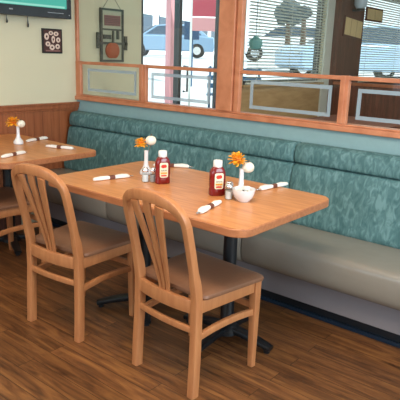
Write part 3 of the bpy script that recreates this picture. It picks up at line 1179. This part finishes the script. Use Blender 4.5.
def far_table(label, x, y):
    t = thing('waiting_table', label, 'table', (x, y, 0))
    bm = bm_new()
    prism(bm, rrect(.9, .7, .05, 4), .72, .755)
    obj('tabletop', bm, M['dark_wood'], t)
    bm = bm_new()
    lathe(bm, [(.035, .02), (.035, .72)], 16)
    obj('pedestal_column', bm, M['black_metal'], t)
    bm = bm_new()
    lathe(bm, [(.24, 0), (.24, .012), (.05, .035)], 24)
    obj('foot', bm, M['black_metal'], t)
    return t
far_table('dark wood table behind the rightmost low glass panel', 1.35, 2.6)
t = thing('wooden_booth_divider', 'brown wooden booth back seen through the rightmost low glass panel', 'booth divider', (.85, 4.4, 0))
box('panel', (-.7, .8, -.03, .03, 0, 1.02), M['dark_wood'], t)
box('cap', (-.72, .82, -.045, .045, 1.02, 1.06), M['wainscot_wood'], t)

# ------------------------------------------------------------------ outdoors, past the left wall
bm = bm_new()
prof = [(-.13, .04), (-1.6, .40), (-3.2, .74), (-5.0, .98), (-7, 1.10), (-60, 1.2)]
for (xa, za), (xb, zb) in zip(prof, prof[1:]):
    v = [bm.verts.new(p) for p in ((xa, -12, za), (xb, -12, zb), (xb, 60, zb), (xa, 60, za))]
    bm.faces.new(v)
bmesh.ops.remove_doubles(bm, verts=bm.verts, dist=.001)
o = obj('pavement', bm, M['pavement'], smooth=False)
tag(o, 'bright pale pavement of the car park outside', 'pavement', kind='structure')

def make_car(label, loc, rz, paint):
    t = thing('parked_car', label, 'car', loc, rz, 'parked cars outside')
    L_, Wd = 4.3, 1.75
    lower = [(-2.15, .35), (-2.15, .75), (-2.0, .90), (-1.0, .98), (1.55, 1.0), (2.1, .95), (2.15, .5), (2.1, .30), (-2.0, .28)]
    bm = bm_new()
    skin_rings(bm, [[(x, s * Wd / 2, z) for x, z in lower] for s in (-1, -.9, .9, 1)])
    for v in bm.verts:
        if abs(v.co.y) > Wd / 2 - .01:
            v.co.z = .62 + (v.co.z - .62) * .93
    obj('body', bm, paint, t, bevel=.04)
    roof = [(-1.25, .96), (-.55, 1.42), (.2, 1.50), (1.2, 1.46), (1.85, .98)]
    bm = bm_new()
    skin_rings(bm, [[(x, s * (Wd / 2 - .06 - (z - .96) * .25), z) for x, z in roof] for s in (-1, 1)])
    cb = obj('cabin', bm, paint, t, bevel=.03)
    win = [(-1.02, 1.02), (-.48, 1.38), (.2, 1.43), (1.08, 1.40), (1.55, 1.03)]
    bm = bm_new()
    skin_rings(bm, [[(x, s * (Wd / 2 - .045 - (z - .96) * .25), z) for x, z in win] for s in (-1, 1)])
    obj('side_windows', bm, M['car_glass'], t)
    bm = bm_new()
    a = [(-1.275, 1.0), (-.60, 1.42)]
    skin_rings(bm, [[(x, y_, z), (x + .02, y_, z + .02), (x2 + .02, y_, z2 + .01), (x2, y_, z2)] for (x, z), (x2, z2) in [a] for y_ in (-.7, .7)])
    obj('windscreen', bm, M['car_glass'], t)
    for wx in (-1.35, 1.35):
        for s in (-1, 1):
            bm = bm_new()
            lathe(bm, [(.20, -.11), (.32, -.10), (.33, 0), (.32, .10), (.20, .11)], 24)
            wo = obj('wheel', bm, M['tire'], t)
            wo.rotation_euler = (R(90), 0, 0)
            wo.location = (wx, s * (Wd / 2 - .1), .33)
            bm = bm_new()
            lathe(bm, [(.18, -.125), (.19, 0), (.18, .125)], 18)
            obj('hub_cap', bm, M['chrome'], wo)
    for s in (-1, 1):
        box('headlight', (-2.17, -2.08, s * .62 - .16, s * .62 + .16, .66, .78), M['lamp_glass'], t)
    return t
c0 = make_car('white parked car seen through the blind right of the wide column', (-9.2, 18.3, 1.12), R(38), M['car_white'])
c1 = make_car('pale blue parked car seen through the far right blind', (-3.1, 12.2, .76), R(55), M['car_blue'])
c2 = make_car('pale blue parked car outside the entrance', (-15.0, 17.3, 1.13), R(38), M['car_grey'])

def reflection_stand_in(label, x, y, z0, h, r):  # tree shapes added outdoors to stand in for dark reflections in the glass
    t = thing('tree', label, 'tree', (x, y, z0), 0, 'trees outside')
    bm = bm_new()
    tube(bm, [(0, 0, 0), (.03, .02, h * .5), (0, 0, h)], [.14, .10, .07], 10)
    obj('trunk', bm, M['bark'], t)
    bm = bm_new()
    rnd = random.Random(x)
    for k in range(9):
        a, b_ = rnd.uniform(0, 6.28), rnd.uniform(-.5, .6)
        rr = r * rnd.uniform(.45, .7)
        bmesh.ops.create_icosphere(bm, subdivisions=3, radius=rr, matrix=Matrix.Translation((r * .5 * math.cos(a), r * .5 * math.sin(a), h + b_ * r)))
    for v in bm.verts:
        v.co += Vector((rnd.uniform(-1, 1), rnd.uniform(-1, 1), rnd.uniform(-1, 1))) * .05
    obj('crown', bm, M['tree_green'], t)
reflection_stand_in('dark rounded tree outside behind the white car', -7.9, 16.2, 1.1, 1.75, .47)
reflection_stand_in('smaller dark tree outside, right of the rounded tree', -6.75, 15.35, 1.1, 1.8, .23)

# building across the car park
t = thing('shop_building', 'long white shop building across the car park', 'building', (-25, 27, 1.16), R(20))
box('facade', (-2, 2, -9, 9, 0, 5), M['facade_white'], t)
for k in range(5):
    f = box('shop_window', (2.0, 2.06, -8 + k * 3.4, -5.6 + k * 3.4, .6, 2.4), M['car_glass'], t)
    box('window_trim', (2.06, 2.1, -8 + k * 3.4, -5.6 + k * 3.4, 2.3, 2.4), M['door_white'], f)
box('roof_band', (-2.1, 2.2, -9.2, 9.2, 5, 5.5), M['door_white'], t)

# things by the entrance, outside
t = thing('entry_sign', 'red and pink sign panel on posts outside the entrance, upper right', 'sign', (-1.55, 3.50, .39), R(38))
box('sign_panel', (-.16, .20, -.02, .02, 1.50, 2.1), M['red_sign'], t)
box('lower_panel', (-.16, .20, -.015, .015, 1.30, 1.48), M['pink_wall'], t)
box('post', (-.19, -.16, -.02, .02, 0, 2.12), M['door_white'], t)
box('post', (.20, .23, -.02, .02, 0, 2.12), M['door_white'], t)

t = thing('newspaper_rack', 'dark blue box on a pole outside the entrance', 'box', (-3.35, 5.35, .72), R(38))
box('box_body', (-.14, .14, -.10, .10, .90, 1.22), M['awning_blue'], t, bevel=.01)
box('pole', (-.03, .03, -.03, .03, 0, .90), M['bench_blue'], t)

t = thing('porch_post', 'pink painted porch post outside the glass door', 'post', (-2.05, 3.35, .46))
box('shaft', (-.05, .05, -.05, .05, 0, 2.4), M['pink_wall'], t)
box('post_base', (-.08, .08, -.08, .08, 0, .12), M['door_white'], t)

t = thing('outdoor_bench', 'blue metal bench outside the entrance behind the low glass', 'bench', (-1.35, 4.05, .34), R(38))
bm = bm_new()
for s in (-1, 1):
    tube(bm, [(s * .38, -.22, 0), (s * .38, -.22, .42), (s * .38, .18, .42), (s * .38, .24, .85)], .018)
    tube(bm, [(s * .38, .18, .42), (s * .38, .20, 0)], .018)
obj('bench_frame', bm, M['bench_blue'], t)
bm = bm_new()
for k in range(4):
    add_box(bm, -.42, .42, -.2 + k * .1, -.13 + k * .1, .43, .45)
obj('seat_slats', bm, M['bench_blue'], t, smooth=False)
bm = bm_new()
for k in range(3):
    add_box(bm, -.42, .42, .19 + k * .02, .21 + k * .02, .52 + k * .12, .59 + k * .12)
obj('back_slats', bm, M['bench_blue'], t, smooth=False)
